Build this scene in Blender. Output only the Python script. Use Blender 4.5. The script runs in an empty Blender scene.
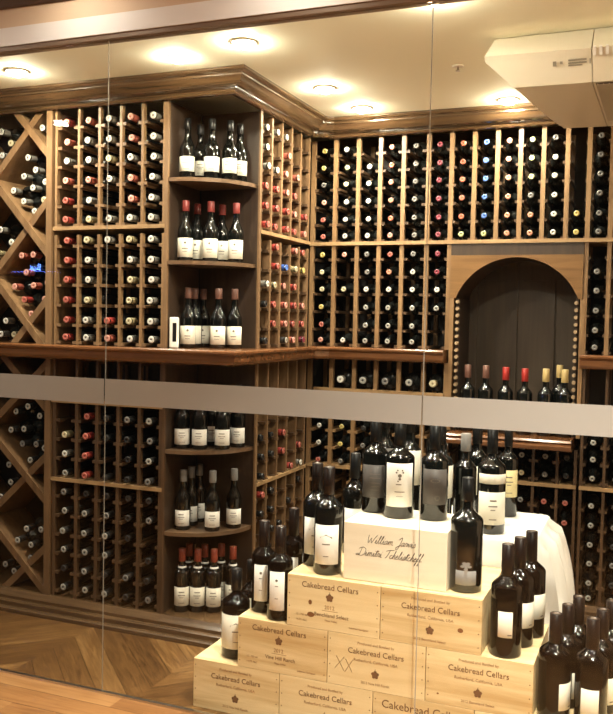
import bpy, bmesh, math, random
from mathutils import Vector, Matrix
random.seed(7)
PI = math.pi
C = bpy.context.scene.collection
sc = bpy.context.scene

# ------------------------------------------------------------------ materials
def newmat(name):
    m = bpy.data.materials.new(name); m.use_nodes = True
    nt = m.node_tree; b = nt.nodes['Principled BSDF']
    return m, nt, b
def flat(name, col, rough=.5, metal=0, spec=.5, noise=0, nscale=30, coat=0):
    m, nt, b = newmat(name)
    b.inputs['Base Color'].default_value = (*col, 1)
    b.inputs['Roughness'].default_value = rough
    b.inputs['Metallic'].default_value = metal
    b.inputs['Specular IOR Level'].default_value = spec
    b.inputs['Coat Weight'].default_value = coat
    if noise:
        tc = nt.nodes.new('ShaderNodeTexCoord'); n = nt.nodes.new('ShaderNodeTexNoise')
        n.inputs['Scale'].default_value = nscale
        r = nt.nodes.new('ShaderNodeMixRGB'); r.blend_type = 'MIX'
        r.inputs[1].default_value = (*[c*(1-noise) for c in col], 1)
        r.inputs[2].default_value = (*[min(1, c*(1+noise)) for c in col], 1)
        nt.links.new(tc.outputs['Object'], n.inputs['Vector'])
        nt.links.new(n.outputs['Fac'], r.inputs[0]); nt.links.new(r.outputs[0], b.inputs['Base Color'])
    return m
def wood(name, c1, c2, axis='Z', scale=1.0, rough=.45, coat=0, bump=.15):
    """streaky grain running along the given axis"""
    m, nt, b = newmat(name); L = nt.links.new
    tc = nt.nodes.new('ShaderNodeTexCoord'); mp = nt.nodes.new('ShaderNodeMapping')
    s = {'X': (1.5, 22, 22), 'Y': (22, 1.5, 22), 'Z': (22, 22, 1.5)}[axis]
    mp.inputs['Scale'].default_value = tuple(v*scale for v in s)
    oi = nt.nodes.new('ShaderNodeObjectInfo')
    ad = nt.nodes.new('ShaderNodeVectorMath'); ad.operation = 'ADD'
    mu = nt.nodes.new('ShaderNodeMath'); mu.operation = 'MULTIPLY'; mu.inputs[1].default_value = 37
    L(oi.outputs['Random'], mu.inputs[0]); L(tc.outputs['Object'], mp.inputs['Vector'])
    L(mp.outputs[0], ad.inputs[0]); L(mu.outputs[0], ad.inputs[1])
    n = nt.nodes.new('ShaderNodeTexNoise'); n.inputs['Scale'].default_value = 1.6; n.inputs['Detail'].default_value = 5
    n.inputs['Roughness'].default_value = .6; n.inputs['Distortion'].default_value = .6
    L(ad.outputs[0], n.inputs['Vector'])
    cr = nt.nodes.new('ShaderNodeValToRGB')
    cr.color_ramp.elements[0].position = .3; cr.color_ramp.elements[0].color = (*c1, 1)
    cr.color_ramp.elements[1].position = .7; cr.color_ramp.elements[1].color = (*c2, 1)
    L(n.outputs['Fac'], cr.inputs['Fac']); L(cr.outputs[0], b.inputs['Base Color'])
    b.inputs['Roughness'].default_value = rough; b.inputs['Coat Weight'].default_value = coat
    b.inputs['Coat Roughness'].default_value = .15
    bp = nt.nodes.new('ShaderNodeBump'); bp.inputs['Strength'].default_value = bump; bp.inputs['Distance'].default_value = .002
    L(n.outputs['Fac'], bp.inputs['Height']); L(bp.outputs[0], b.inputs['Normal'])
    return m
def emis(name, col, s):
    m, nt, b = newmat(name)
    b.inputs['Base Color'].default_value = (.8, .8, .8, 1)
    b.inputs['Emission Color'].default_value = (*col, 1); b.inputs['Emission Strength'].default_value = s
    return m

M = {}
M['rack'] = wood('rack_wood', (.155, .085, .036), (.285, .168, .078), 'Z')
M['rackh'] = wood('rack_wood_cross', (.23, .135, .06), (.40, .255, .125), 'X')
M['rackb'] = wood('rack_wood_dimmed', (.13, .072, .034), (.23, .135, .066), 'Z')  # same rack wood, toned down to paint in its dimmer faces
M['rackshade'] = wood('rack_wood_shaded', (.05, .026, .012), (.10, .054, .026), 'Z')  # same rack wood, shade painted in for rungs and lower racks
M['walnut'] = wood('walnut_panel', (.028, .016, .010), (.052, .031, .018), 'Z')
M['crown'] = wood('crown_wood', (.035, .019, .009), (.095, .053, .024), 'X', rough=.20, coat=1, bump=.05)
M['mahog'] = wood('counter_wood', (.10, .037, .013), (.21, .088, .034), 'X', rough=.2, coat=.6)
M['archw'] = wood('arch_wood', (.13, .065, .022), (.23, .122, .048), 'X', rough=.35)
M['plinth'] = wood('plinth_wood', (.055, .03, .014), (.12, .068, .032), 'X', rough=.25, coat=.4)
M['shelf'] = wood('shelf_wood', (.085, .048, .026), (.16, .095, .052), 'X', rough=.35)
M['pine'] = wood('crate_pine', (.50, .32, .13), (.80, .63, .36), 'X', .55, rough=.55)
M['pine2'] = wood('crate_pine_pale', (.64, .46, .23), (.82, .66, .39), 'X', .5, rough=.55)
M['pine3'] = wood('crate_pine_white', (.74, .65, .50), (.84, .76, .61), 'X', .5, rough=.55)
M['bead'] = wood('bead_wood', (.27, .18, .10), (.38, .27, .16), 'Z')
M['black'] = flat('black_panel', (.012, .010, .009), .6)
M['glassb'] = flat('bottle_glass_dark', (.004, .0045, .004), .10, spec=.7)
M['glassbr'] = flat('bottle_glass_brown', (.004, .0025, .002), .09, spec=.3)
M['glassrack'] = flat('bottle_glass_racked', (.012, .013, .012), .16)
M['ceil'] = flat('ceiling_paint', (.92, .90, .73), .8, noise=.03, nscale=3)
M['white'] = flat('white_paint', (.80, .77, .76), .6, noise=.03, nscale=6)
M['tan'] = flat('tan_paint', (.66, .50, .36), .7)
M['channel'] = flat('bronze_channel', (.19, .13, .09), .4, metal=.2)
M['darktrim'] = wood('dark_trim', (.05, .028, .018), (.09, .05, .03), 'X')
M['steel'] = flat('steel', (.6, .56, .5), .3, metal=1)
M['ac'] = flat('ac_plastic', (.72, .66, .55), .38)
M['acdark'] = flat('ac_grille_dark', (.10, .09, .075), .6)
M['acprint'] = flat('ac_print', (.30, .27, .22), .6)
M['ink'] = flat('burnt_ink', (.16, .075, .03), .7)
M['inkl'] = flat('burnt_ink_light', (.30, .16, .07), .7)
M['inks'] = flat('signature_ink', (.045, .032, .025), .6)
M['knot'] = flat('wood_knot', (.20, .08, .025), .6)
M['label'] = flat('cream_label', (.80, .76, .64), .6, noise=.04, nscale=40)
M['labelw'] = flat('white_label', (.86, .84, .78), .6)
M['labely'] = flat('yellow_label', (.74, .64, .34), .6, noise=.06, nscale=60)
M['labelg'] = flat('grey_label', (.085, .075, .07), .5)
M['labels'] = flat('silver_label', (.26, .25, .24), .4)
M['print'] = flat('label_print', (.20, .17, .14), .6)
M['foilblack'] = flat('black_foil', (.012, .010, .010), .3, spec=.3)
M['foilbrown'] = flat('brown_foil', (.030, .014, .010), .4)
M['crest'] = flat('crest_red', (.35, .10, .06), .5)
M['alum'] = flat('lamp_trim', (.75, .68, .55), .35)
M['lens'] = emis('lamp_lens', (1, .91, .68), 340)
M['lens2'] = emis('front_lamp_lens', (1, .9, .7), 60)
M['sign'] = emis('blue_neon', (.12, .25, 1), 55)
FO = {}   # foils: side colour, with shade painted in on racked caps, and disc colour
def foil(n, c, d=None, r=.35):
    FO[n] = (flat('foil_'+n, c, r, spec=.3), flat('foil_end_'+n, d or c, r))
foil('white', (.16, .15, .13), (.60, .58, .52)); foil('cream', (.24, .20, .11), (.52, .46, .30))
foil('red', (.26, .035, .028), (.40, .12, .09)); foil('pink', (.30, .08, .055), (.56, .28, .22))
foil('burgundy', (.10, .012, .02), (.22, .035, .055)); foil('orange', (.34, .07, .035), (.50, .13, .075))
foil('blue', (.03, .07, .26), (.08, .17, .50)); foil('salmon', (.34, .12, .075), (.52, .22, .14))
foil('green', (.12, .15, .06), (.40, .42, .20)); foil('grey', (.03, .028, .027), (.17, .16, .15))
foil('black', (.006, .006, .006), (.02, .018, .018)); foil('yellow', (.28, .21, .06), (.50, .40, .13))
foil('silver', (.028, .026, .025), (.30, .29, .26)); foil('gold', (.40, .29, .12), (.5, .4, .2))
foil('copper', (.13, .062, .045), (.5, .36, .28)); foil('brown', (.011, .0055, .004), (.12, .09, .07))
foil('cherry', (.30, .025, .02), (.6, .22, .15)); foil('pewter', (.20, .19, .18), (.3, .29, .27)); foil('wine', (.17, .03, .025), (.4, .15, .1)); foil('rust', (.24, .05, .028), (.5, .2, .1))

def floor_mat(name, c1, c2, c3, chev=True, bw=.15, w=.62, rot=0, rough=.3):
    m, nt, b = newmat(name); L = nt.links.new
    def mth(op, a, bb=None, c=None):
        n = nt.nodes.new('ShaderNodeMath'); n.operation = op
        for i, v in enumerate((a, bb, c)):
            if v is None: continue
            if isinstance(v, (int, float)): n.inputs[i].default_value = v
            else: L(v, n.inputs[i])
        return n.outputs[0]
    tc = nt.nodes.new('ShaderNodeTexCoord'); mp = nt.nodes.new('ShaderNodeMapping')
    mp.inputs['Rotation'].default_value = (0, 0, rot)
    L(tc.outputs['Object'], mp.inputs['Vector']); sx = nt.nodes.new('ShaderNodeSeparateXYZ'); L(mp.outputs[0], sx.inputs[0])
    X, Y = sx.outputs[0], sx.outputs[1]
    if chev:
        pp = mth('PINGPONG', X, w); v = mth('ADD', Y, pp); col = mth('FLOOR', mth('DIVIDE', X, w))
        u = mth('SUBTRACT', Y, pp)
        # grain along the board: coordinate across = v, along = u
    else:
        v = Y; col = mth('FLOOR', mth('DIVIDE', mth('ADD', X, mth('MULTIPLY', mth('FLOOR', mth('DIVIDE', Y, bw)), .37)), 1.1)); u = X
    d = mth('DIVIDE', v, bw); idx = mth('FLOOR', d); fr = mth('FRACT', d)
    cb = nt.nodes.new('ShaderNodeCombineXYZ'); L(idx, cb.inputs[0]); L(col, cb.inputs[1])
    wn = nt.nodes.new('ShaderNodeTexWhiteNoise'); wn.noise_dimensions = '2D'; L(cb.outputs[0], wn.inputs['Vector'])
    g = nt.nodes.new('ShaderNodeCombineXYZ'); L(mth('MULTIPLY', u, 2.2), g.inputs[0]); L(mth('MULTIPLY', v, 26), g.inputs[1]); L(mth('MULTIPLY', wn.outputs['Value'], 20), g.inputs[2])
    n = nt.nodes.new('ShaderNodeTexNoise'); n.inputs['Scale'].default_value = 1.5; n.inputs['Detail'].default_value = 6; n.inputs['Distortion'].default_value = 1.2
    L(g.outputs[0], n.inputs['Vector'])
    cr = nt.nodes.new('ShaderNodeValToRGB'); e = cr.color_ramp.elements
    e[0].position = 0; e[0].color = (*c1, 1); e[1].position = 1; e[1].color = (*c3, 1); k = e.new(.55); k.color = (*c2, 1)
    L(mth('ADD', mth('MULTIPLY', wn.outputs['Value'], .45), mth('SUBTRACT', mth('MULTIPLY', n.outputs['Fac'], 1.1), .28)), cr.inputs['Fac'])
    gap = mth('LESS_THAN', fr, .02)
    mx = nt.nodes.new('ShaderNodeMixRGB'); mx.inputs[2].default_value = (*[c*.35 for c in c1], 1)
    L(gap, mx.inputs[0]); L(cr.outputs[0], mx.inputs[1]); L(mx.outputs[0], b.inputs['Base Color'])
    b.inputs['Roughness'].default_value = rough
    bp = nt.nodes.new('ShaderNodeBump'); bp.inputs['Strength'].default_value = .12; bp.inputs['Distance'].default_value = .003
    L(n.outputs['Fac'], bp.inputs['Height']); L(bp.outputs[0], b.inputs['Normal'])
    return m
M['floor_in'] = floor_mat('cellar_floor', (.040, .017, .006), (.135, .066, .022), (.27, .15, .055), rough=.3)
M['floor_out'] = floor_mat('dining_floor', (.20, .085, .030), (.35, .17, .062), (.45, .245, .10), chev=False, bw=.12, rough=.3)

def cloth_mat():
    m, nt, b = newmat('white_cloth'); L = nt.links.new
    b.inputs['Base Color'].default_value = (.82, .79, .72, 1); b.inputs['Roughness'].default_value = .85
    b.inputs['Sheen Weight'].default_value = .2
    return m
M['cloth'] = cloth_mat()
def pane_mat():
    m = bpy.data.materials.new('clear_glass'); m.use_nodes = True; nt = m.node_tree; nt.nodes.clear(); L = nt.links.new
    o = nt.nodes.new('ShaderNodeOutputMaterial'); mx = nt.nodes.new('ShaderNodeMixShader')
    t = nt.nodes.new('ShaderNodeBsdfTransparent'); t.inputs[0].default_value = (.965, .97, .96, 1)
    g = nt.nodes.new('ShaderNodeBsdfGlossy'); g.inputs['Roughness'].default_value = 0.0
    f = nt.nodes.new('ShaderNodeFresnel'); f.inputs['IOR'].default_value = 1.36
    ge = nt.nodes.new('ShaderNodeNewGeometry'); iv = nt.nodes.new('ShaderNodeMath'); iv.operation = 'SUBTRACT'; iv.inputs[0].default_value = 1
    ml = nt.nodes.new('ShaderNodeMath'); ml.operation = 'MULTIPLY'; L(ge.outputs['Backfacing'], iv.inputs[1]); L(f.outputs[0], ml.inputs[0]); L(iv.outputs[0], ml.inputs[1])
    L(ml.outputs[0], mx.inputs[0]); L(t.outputs[0], mx.inputs[1]); L(g.outputs[0], mx.inputs[2]); L(mx.outputs[0], o.inputs[0])
    return m
M['pane'] = pane_mat()
def frost_mat():
    m = bpy.data.materials.new('frosted_film'); m.use_nodes = True; nt = m.node_tree; nt.nodes.clear(); L = nt.links.new
    o = nt.nodes.new('ShaderNodeOutputMaterial'); mx = nt.nodes.new('ShaderNodeMixShader'); m2 = nt.nodes.new('ShaderNodeMixShader')
    d = nt.nodes.new('ShaderNodeBsdfDiffuse'); d.inputs[0].default_value = (.44, .415, .38, 1)
    tl = nt.nodes.new('ShaderNodeBsdfTranslucent'); tl.inputs[0].default_value = (.44, .41, .37, 1)
    t = nt.nodes.new('ShaderNodeBsdfTransparent')
    m2.inputs[0].default_value = .35; mx.inputs[0].default_value = .03
    L(d.outputs[0], m2.inputs[1]); L(tl.outputs[0], m2.inputs[2]); L(m2.outputs[0], mx.inputs[1]); L(t.outputs[0], mx.inputs[2]); L(mx.outputs[0], o.inputs[0])
    return m
M['frost'] = frost_mat()
M['seal'] = flat('pale_silicone', (.30, .28, .24), .3)

# ------------------------------------------------------------------ mesh helpers
def box(bm, x0, x1, y0, y1, z0, z1, mi=0):
    v = [bm.verts.new(p) for p in ((x0,y0,z0),(x1,y0,z0),(x1,y1,z0),(x0,y1,z0),(x0,y0,z1),(x1,y0,z1),(x1,y1,z1),(x0,y1,z1))]
    for f in ((0,3,2,1),(4,5,6,7),(0,1,5,4),(1,2,6,5),(2,3,7,6),(3,0,4,7)):
        bm.faces.new([v[i] for i in f]).material_index = mi
def boxm(*a): bm = bmesh.new(); box(bm, *a); return bm
def prism(bm, pts, axis, a, b, mi=0):
    """closed 2-D polygon extruded along an axis; pts are the two other coordinates in order"""
    def P(p, t):
        return {'X': (t, p[0], p[1]), 'Y': (p[0], t, p[1]), 'Z': (p[0], p[1], t)}[axis]
    A = [bm.verts.new(P(p, a)) for p in pts]; B = [bm.verts.new(P(p, b)) for p in pts]
    n = len(pts); fs = [bm.faces.new(A), bm.faces.new(B)]
    for i in range(n): fs.append(bm.faces.new((A[i], A[(i+1) % n], B[(i+1) % n], B[i])))
    for f in fs: f.material_index = mi
    bmesh.ops.recalc_face_normals(bm, faces=fs)
def lathe(bm, prof, n=24, a0=0, a1=2*PI, mi=0, mirng=None, smooth=True):
    full = abs(a1-a0-2*PI) < 1e-6; k = n if full else n+1; rings = []
    for r, z in prof:
        if r < 1e-6: rings.append([bm.verts.new((0, 0, z))]); continue
        rings.append([bm.verts.new((r*math.cos(a0+(a1-a0)*i/n), r*math.sin(a0+(a1-a0)*i/n), z)) for i in range(k)])
    for j in range(len(rings)-1):
        A, B = rings[j], rings[j+1]; m_ = mirng[j] if mirng else mi
        for i in range(n):
            i2 = (i+1) % k if full else i+1
            if len(A) == 1: f = bm.faces.new((A[0], B[i2], B[i]))
            elif len(B) == 1: f = bm.faces.new((A[i], A[i2], B[0]))
            else: f = bm.faces.new((A[i], A[i2], B[i2], B[i]))
            f.material_index = m_; f.smooth = smooth
def tube(bm, pts, r, n=6, mi=0):
    pts = [Vector(p) for p in pts]; rings = []
    for i, p in enumerate(pts):
        d = (pts[min(i+1, len(pts)-1)]-pts[max(i-1, 0)]).normalized()
        u = d.cross(Vector((0, 0, 1))); u = u.normalized() if u.length > 1e-4 else Vector((1, 0, 0)); v = d.cross(u)
        rings.append([bm.verts.new(p+r*(math.cos(2*PI*k/n)*u+math.sin(2*PI*k/n)*v)) for k in range(n)])
    for a, b in zip(rings, rings[1:]):
        for k in range(n): bm.faces.new((a[k], a[(k+1) % n], b[(k+1) % n], b[k])).smooth = True
    bm.faces.new(rings[0]); bm.faces.new(rings[-1])
def mesh(name, bm, *mats, bev=0):
    if bev: bmesh.ops.bevel(bm, geom=bm.edges[:], offset=bev, segments=2, affect='EDGES', profile=.5)
    me = bpy.data.meshes.new(name); bm.normal_update(); bm.to_mesh(me); bm.free()
    for m in mats: me.materials.append(m)
    return me
def obj(name, bm, mats, parent=None, loc=None, bev=0):
    """bm in world coordinates (or local when loc given for a thing of its own)"""
    if not isinstance(mats, (list, tuple)): mats = [mats]
    if isinstance(bm, bpy.types.Mesh): me = bm
    else:
        if parent is not None and loc is None:
            o = parent; off = Vector((0, 0, 0))
            while o: off += o.location; o = o.parent
            for v in bm.verts: v.co -= off
        me = mesh(name, bm, *mats, bev=bev)
    o = bpy.data.objects.new(name, me); C.objects.link(o); o.parent = parent
    if loc is not None: o.location = loc
    return o
def tag(o, label, cat, group=None, kind=None):
    o['label'] = label; o['category'] = cat
    if group: o['group'] = group
    if kind: o['kind'] = kind
    return o
def thing(name, label, cat, loc=(0, 0, 0), rz=0, group=None):
    o = bpy.data.objects.new(name, None); C.objects.link(o); o.location = loc; o.rotation_euler = (0, 0, rz)
    o.empty_display_size = .05
    return tag(o, label, cat, group)
def struct(name, bm, m, label, cat, parent=None, bev=0):
    o = obj(name, bm, m, parent, bev=bev)
    if parent is None: tag(o, label, cat, kind='structure')
    return o
def text(name, s, size, mat, parent, M4, shear=0, ext=.0004, sx=1, space=1.0, al='CENTER'):
    cu = bpy.data.curves.new(name, 'FONT'); cu.body = s; cu.size = size; cu.align_x = al; cu.align_y = 'CENTER'
    cu.extrude = ext; cu.shear = shear; cu.space_character = space; cu.resolution_u = 3
    t = bpy.data.objects.new(name, cu); C.objects.link(t)
    dg = bpy.context.evaluated_depsgraph_get(); dg.update()
    me = bpy.data.meshes.new_from_object(t.evaluated_get(dg)); bpy.data.objects.remove(t)
    me.transform(Matrix.Diagonal((sx, 1, 1, 1))); me.transform(M4); me.name = name
    me.materials.clear(); me.materials.append(mat)
    o = bpy.data.objects.new(name, me); C.objects.link(o); o.parent = parent
    return o

# ------------------------------------------------------------------ the main planes (metres)
YG, YA, XB, YC = 2.857, 3.53, -1.82, 4.56
CEIL = 2.60
# ------------------------------------------------------------------ setting
struct('floor', boxm(-4.2, 1.3, YG+.02, 5.1, -.06, 0), M['floor_in'], 'brown chevron plank floor behind the glass', 'floor')
struct('floor', boxm(-5.2, 2.2, -2.0, YG+.02, -.06, 0), M['floor_out'], 'orange oak plank floor in front of the glass', 'floor')
struct('ceiling', boxm(-4.2, 1.3, YG+.03, 5.1, CEIL, CEIL+.08), M['ceil'], 'cream painted cellar ceiling with recessed lights', 'ceiling')
struct('ceiling', boxm(-5.2, 2.2, -2.0, YG-.03, 2.82, 2.9), M['tan'], 'tan ceiling in front of the glass wall', 'ceiling')
struct('wall_back', boxm(-4.2, 1.3, 5.02, 5.1, 0, CEIL), M['black'], 'dark wall behind the far wine racks', 'wall')
struct('wall_left', boxm(-4.28, -4.2, YG-.02, 5.1, 0, CEIL), M['black'], 'dark left end wall of the cellar', 'wall')
struct('wall_right', boxm(1.3, 1.38, YG-.02, 5.1, 0, CEIL), M['tan'], 'tan right end wall of the cellar', 'wall')
# header over the glass
struct('trim_1', boxm(-5.2, 2.2, YG-.025, YG+.03, 2.559, 2.578), M['channel'], 'bronze channel holding the top of the glass', 'trim')
struct('trim_2', boxm(-5.2, 2.2, YG-.03, YG+.03, 2.578, 2.650), M['white'], 'off white header board above the glass', 'trim')
struct('trim_3', boxm(-5.2, 2.2, YG-.028, YG+.028, 2.650, 2.725), M['tan'], 'tan strip of wall above the white header', 'trim')
struct('trim_4', boxm(-5.2, 2.2, YG-.045, YG+.03, 2.725, 2.82), M['darktrim'], 'dark brown wood trim along the ceiling edge', 'trim', bev=.004)
struct('trim_5', boxm(-4.2, 1.3, YG-.008, YG+.008, 0, .008), M['steel'], 'thin metal channel under the glass', 'trim')
# panes
S1, S2 = -2.0097, -.7339
for i, (a, b, wd) in enumerate(((-4.2, S1-.0025, 'left'), (S1+.0025, S2-.0025, 'middle'), (S2+.0025, 1.3, 'right'))):
    g = struct('window_%d' % (i+1), boxm(a, b, YG-.005, YG+.005, .008, 2.559), M['pane'], '%s clear glass pane of the cellar wall with a frosted band' % wd, 'glass pane')
    obj('frosted_band', boxm(a, b, YG-.0065, YG-.0052, 1.155, 1.2535), M['frost'], g)
    if i < 2:
        s = obj('edge_seal', boxm(b+.001, b+.004, YG-.0008, YG+.0008, .008, 2.559), M['seal'], g)

# ------------------------------------------------------------------ sweeps for mouldings
def sweep(path, prof):
    """profile (offset to the right of travel, z) swept along a plan polyline with mitred corners"""
    bm = bmesh.new(); P = [Vector(p) for p in path]; n = len(P); dirs = [(P[i+1]-P[i]).normalized() for i in range(n-1)]
    rings = []
    for i in range(n):
        d0 = dirs[max(i-1, 0)]; d1 = dirs[min(i, n-2)]
        n0 = Vector((d0.y, -d0.x)); n1 = Vector((d1.y, -d1.x)); m_ = (n0+n1).normalized(); k = 1/max(.3, m_.dot(n0))
        rings.append([bm.verts.new((P[i].x+m_.x*k*o, P[i].y+m_.y*k*o, z)) for o, z in prof])
    q = len(prof)
    for a, b in zip(rings, rings[1:]):
        for j in range(q): bm.faces.new((a[j], a[(j+1) % q], b[(j+1) % q], b[j]))
    bm.faces.new(rings[0]); bm.faces.new(rings[-1])
    bmesh.ops.recalc_face_normals(bm, faces=bm.faces[:])
    return bm
crown_prof = [(0, 2.503), (.020, 2.503), (.027, 2.507), (.031, 2.514), (.027, 2.521), (.031, 2.524), (.037, 2.526)] + \
    [(.037+.045*math.sin(t*PI/12), 2.566-.040*math.cos(t*PI/12)) for t in range(1, 6)] + \
    [(.086, 2.563), (.092, 2.567), (.092, 2.574), (.098, 2.578), (.107, 2.582), (.112, 2.589), (.112, 2.5995), (0, 2.5995)]
struct('trim_6', sweep([(-4.19, YA), (XB, YA), (XB, 4.46), (-1.72, YC), (1.29, YC)], crown_prof), M['crown'],
       'glossy brown crown moulding around the tops of the racks', 'crown moulding')
plinth_prof = [(-.28, .0), (.085, 0), (.085, .018), (.078, .024), (.062, .026), (.062, .046), (.056, .05), (.04, .053), (.04, .068), (.025, .08), (.012, .092), (-.28, .092)]
struct('trim_7', sweep([(-4.19, YA), (XB, YA), (XB, 4.46), (-1.72, YC), (1.29, YC)], plinth_prof), M['plinth'],
       'stepped dark wood plinth under the wine racks', 'plinth')
def counter_prof(z1, back=-.28): return [(back, z1-.06), (.05, z1-.07), (.062, z1-.064), (.068, z1-.052), (.068, z1-.026), (.076, z1-.02), (.084, z1-.014), (.084, z1-.006), (.078, z1), (back, z1)]
o = obj('countertop', sweep([(-4.19, YA), (XB, YA), (XB, 4.46), (-1.72, YC), (-1.052, YC)], counter_prof(1.355)), M['mahog'])
tag(o, 'polished red-brown wooden ledge running from the left racks round to the arch', 'counter')
o = obj('countertop', sweep([(-.366, YC), (1.29, YC)], counter_prof(1.355)), M['mahog'])
tag(o, 'short polished red-brown ledge at the right of the arch', 'counter')
o = obj('countertop', sweep([(-1.012, YC), (-.388, YC)], [(-.34, .87), (.10, .87), (.135, .88), (.14, .90), (.13, .912), (.14, .92), (.13, .93), (-.34, .93)]), M['mahog'])
tag(o, 'low polished wooden counter inside the arch under six standing bottles', 'counter')

# ------------------------------------------------------------------ racks
def ladder(bm, x, w, y0, z0, z1, rows, hl, hr, dep=.27):
    """stile + rungs facing -Y: x centre, stile width w, rung reach hl / hr"""
    box(bm, x-w/2, x+w/2, y0, y0+.022, z0, z1)
    box(bm, x-w/2, x+w/2, y0+dep-.02, y0+dep, z0, z1)
    if not rows: box(bm, x-w/2, x+w/2, y0+.0221, y0+dep-.0201, z1-.02, z1)
    for z in rows:
        box(bm, x-hl, x-.0001-w/2, y0+.002, y0+dep, z-.034, z-.020, 1)
        box(bm, x+w/2+.0001, x+hr, y0+.002, y0+dep, z-.034, z-.020, 1)
def ladder_row(parent, xs, w, y0, z0, z1, rows, mat=None, swap=False, dep=.27, ends=True, divider=False, rung=None):
    for i, x in enumerate(xs):
        bm = bmesh.new()
        gl = (xs[i]-xs[i-1]) if i else 0; gr = (xs[i+1]-xs[i]) if i < len(xs)-1 else 0
        hl = max(gl/2-.035, w/2+.003) if gl else w/2+.001
        hr = max(gr/2-.035, w/2+.003) if gr else w/2+.001
        ladder(bm, x, w, y0, z0, z1, rows, hl, hr, dep)
        if divider: box(bm, x-.004, x+.004, y0+.0225, y0+dep-.0205, z0, z1)
        if swap:   # faces +X: (x, y) -> (XB - (y-y0), x)
            for v in bm.verts: v.co = Vector((XB-(v.co.y-y0), v.co.x, v.co.z))
            bmesh.ops.reverse_faces(bm, faces=bm.faces[:])
        obj('ladder', bm, [mat or M['rack'], rung or mat or M['rack']], parent)

ROWU = [2.441, 2.345, 2.252, 2.156, 2.059, 1.967]
ROWM = [1.865, 1.769, 1.674, 1.575, 1.477, 1.392]
ROWL1 = [1.004, .908, .812, .715]
ROWL2 = [.622, .526, .428, .333, .238, .143]
AX = [-2.785, -2.651, -2.532, -2.409, -2.289, -2.170]
BY = [3.853, 3.976, 4.100, 4.224, 4.348, 4.472]
CX = [-1.833, -1.701, -1.567, -1.441, -1.311, -1.174, -1.05, -.929, -.81, -.693, -.578, -.461, -.356, -.248, -.135, -.02, .095]
ZC = 1.3555; ZP = .0925

# A upper / lower column racks
r = thing('wine_rack', 'upper column rack of five bottle columns left of the corner shelves', 'wine rack', (-2.48, YA, ZC))
ladder_row(r, AX, .014, YA, 1.936, 2.5015, ROWU, rung=M['rackb']); ladder_row(r, AX, .014, YA, ZC, 1.893, ROWM, rung=M['rackb'])
obj('rail', boxm(-2.80, -2.158, YA-.004, YA+.27, 1.917, 1.935), M['rackh'], r)
obj('back_panel', boxm(-2.80, -2.16, YA+.2705, YA+.285, ZC, 2.5015), M['black'], r)
obj('end_post', boxm(-2.1615, -2.146, YA-.004, YA+.012, ZC, 2.502), M['rackb'], r)
obj('side_panel', boxm(-2.1615, -2.146, YA+.0121, YA+.30, ZC, 2.502), M['walnut'], r)
r = thing('wine_rack', 'lower column rack of five bottle columns below the left ledge', 'wine rack', (-2.48, YA, ZP))
ladder_row(r, AX, .018, YA, .692, 1.064, ROWL1, M['rackshade']); ladder_row(r, AX, .018, YA, ZP, .672, ROWL2, M['rackshade'])
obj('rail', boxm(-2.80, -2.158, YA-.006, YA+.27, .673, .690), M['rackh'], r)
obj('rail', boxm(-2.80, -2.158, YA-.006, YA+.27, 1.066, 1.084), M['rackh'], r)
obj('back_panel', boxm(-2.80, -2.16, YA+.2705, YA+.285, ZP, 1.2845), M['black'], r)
obj('end_post', boxm(-2.1615, -2.146, YA-.004, YA+.012, ZP, 1.2845), M['rackshade'], r)
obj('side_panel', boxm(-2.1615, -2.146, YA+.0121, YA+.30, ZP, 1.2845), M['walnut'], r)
ladder_row(r, AX, .014, YA, 1.085, 1.2845, [], M['rackshade'])

# diamond racks
def diamond(zc, z0, z1, label, wm):
    x0, x1 = -3.6, -2.836; hp = .245 if zc > 2 else .233; hx = hp*(.92 if zc > 2 else 1.08)
    r = thing('diamond_wine_rack', label, 'wine rack', (-3.2, YA, z0))
    k = .017
    def clip(pts, lo, hi):   # clip a polygon to z in [z0,z1], x in [x0,x1]
        for ax, s, lim in ((0, 1, x0), (0, -1, x1), (1, 1, z0), (1, -1, z1)):
            out = []
            for i in range(len(pts)):
                a, b = pts[i-1], pts[i]; ia, ib = s*(a[ax]-lim) >= 0, s*(b[ax]-lim) >= 0
                if ia != ib:
                    t = (lim-a[ax])/(b[ax]-a[ax]); out.append((a[0]+t*(b[0]-a[0]), a[1]+t*(b[1]-a[1])))
                if ib: out.append(b)
            pts = out
            if len(pts) < 3: return None
        return pts
    for s in (1, -1):
        for j in range(-6, 7):
            zz = zc+j*2*hp; cx = -2.962; sl = s*hp/hx; L_ = 1.2
            d = Vector((1, sl)).normalized(); nrm = Vector((-d.y, d.x))*k
            p = Vector((cx, zz)); q = [p-d*L_+nrm, p-d*L_-nrm, p+d*L_-nrm, p+d*L_+nrm]
            q = clip([tuple(v) for v in q], z0, z1)
            if not q: continue
            bm = bmesh.new(); prism(bm, q, 'Y', YA+(.0 if s < 0 else .012), YA+.27 if s < 0 else YA+.268)
            obj('cross_board', bm, wm, r)
    obj('side_post', boxm(-2.8355, -2.8015, YA-.012, YA+.27, z0, z1), wm, r)
    obj('back_panel', boxm(x0, -2.8015, YA+.2705, YA+.285, z0, z1), M['black'], r)
    return r
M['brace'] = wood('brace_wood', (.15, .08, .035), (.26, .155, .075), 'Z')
M['braceshade'] = wood('brace_wood_shaded', (.09, .047, .021), (.17, .095, .044), 'Z')  # brace wood again, darkened to paint the dim lower rack
diamond(2.43, ZC, 2.502, 'upper diamond lattice wine rack with crossed boards at the left edge', M['brace'])
diamond(.679, ZP, 1.2845, 'lower diamond lattice wine rack with crossed boards below the left ledge', M['braceshade'])

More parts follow.
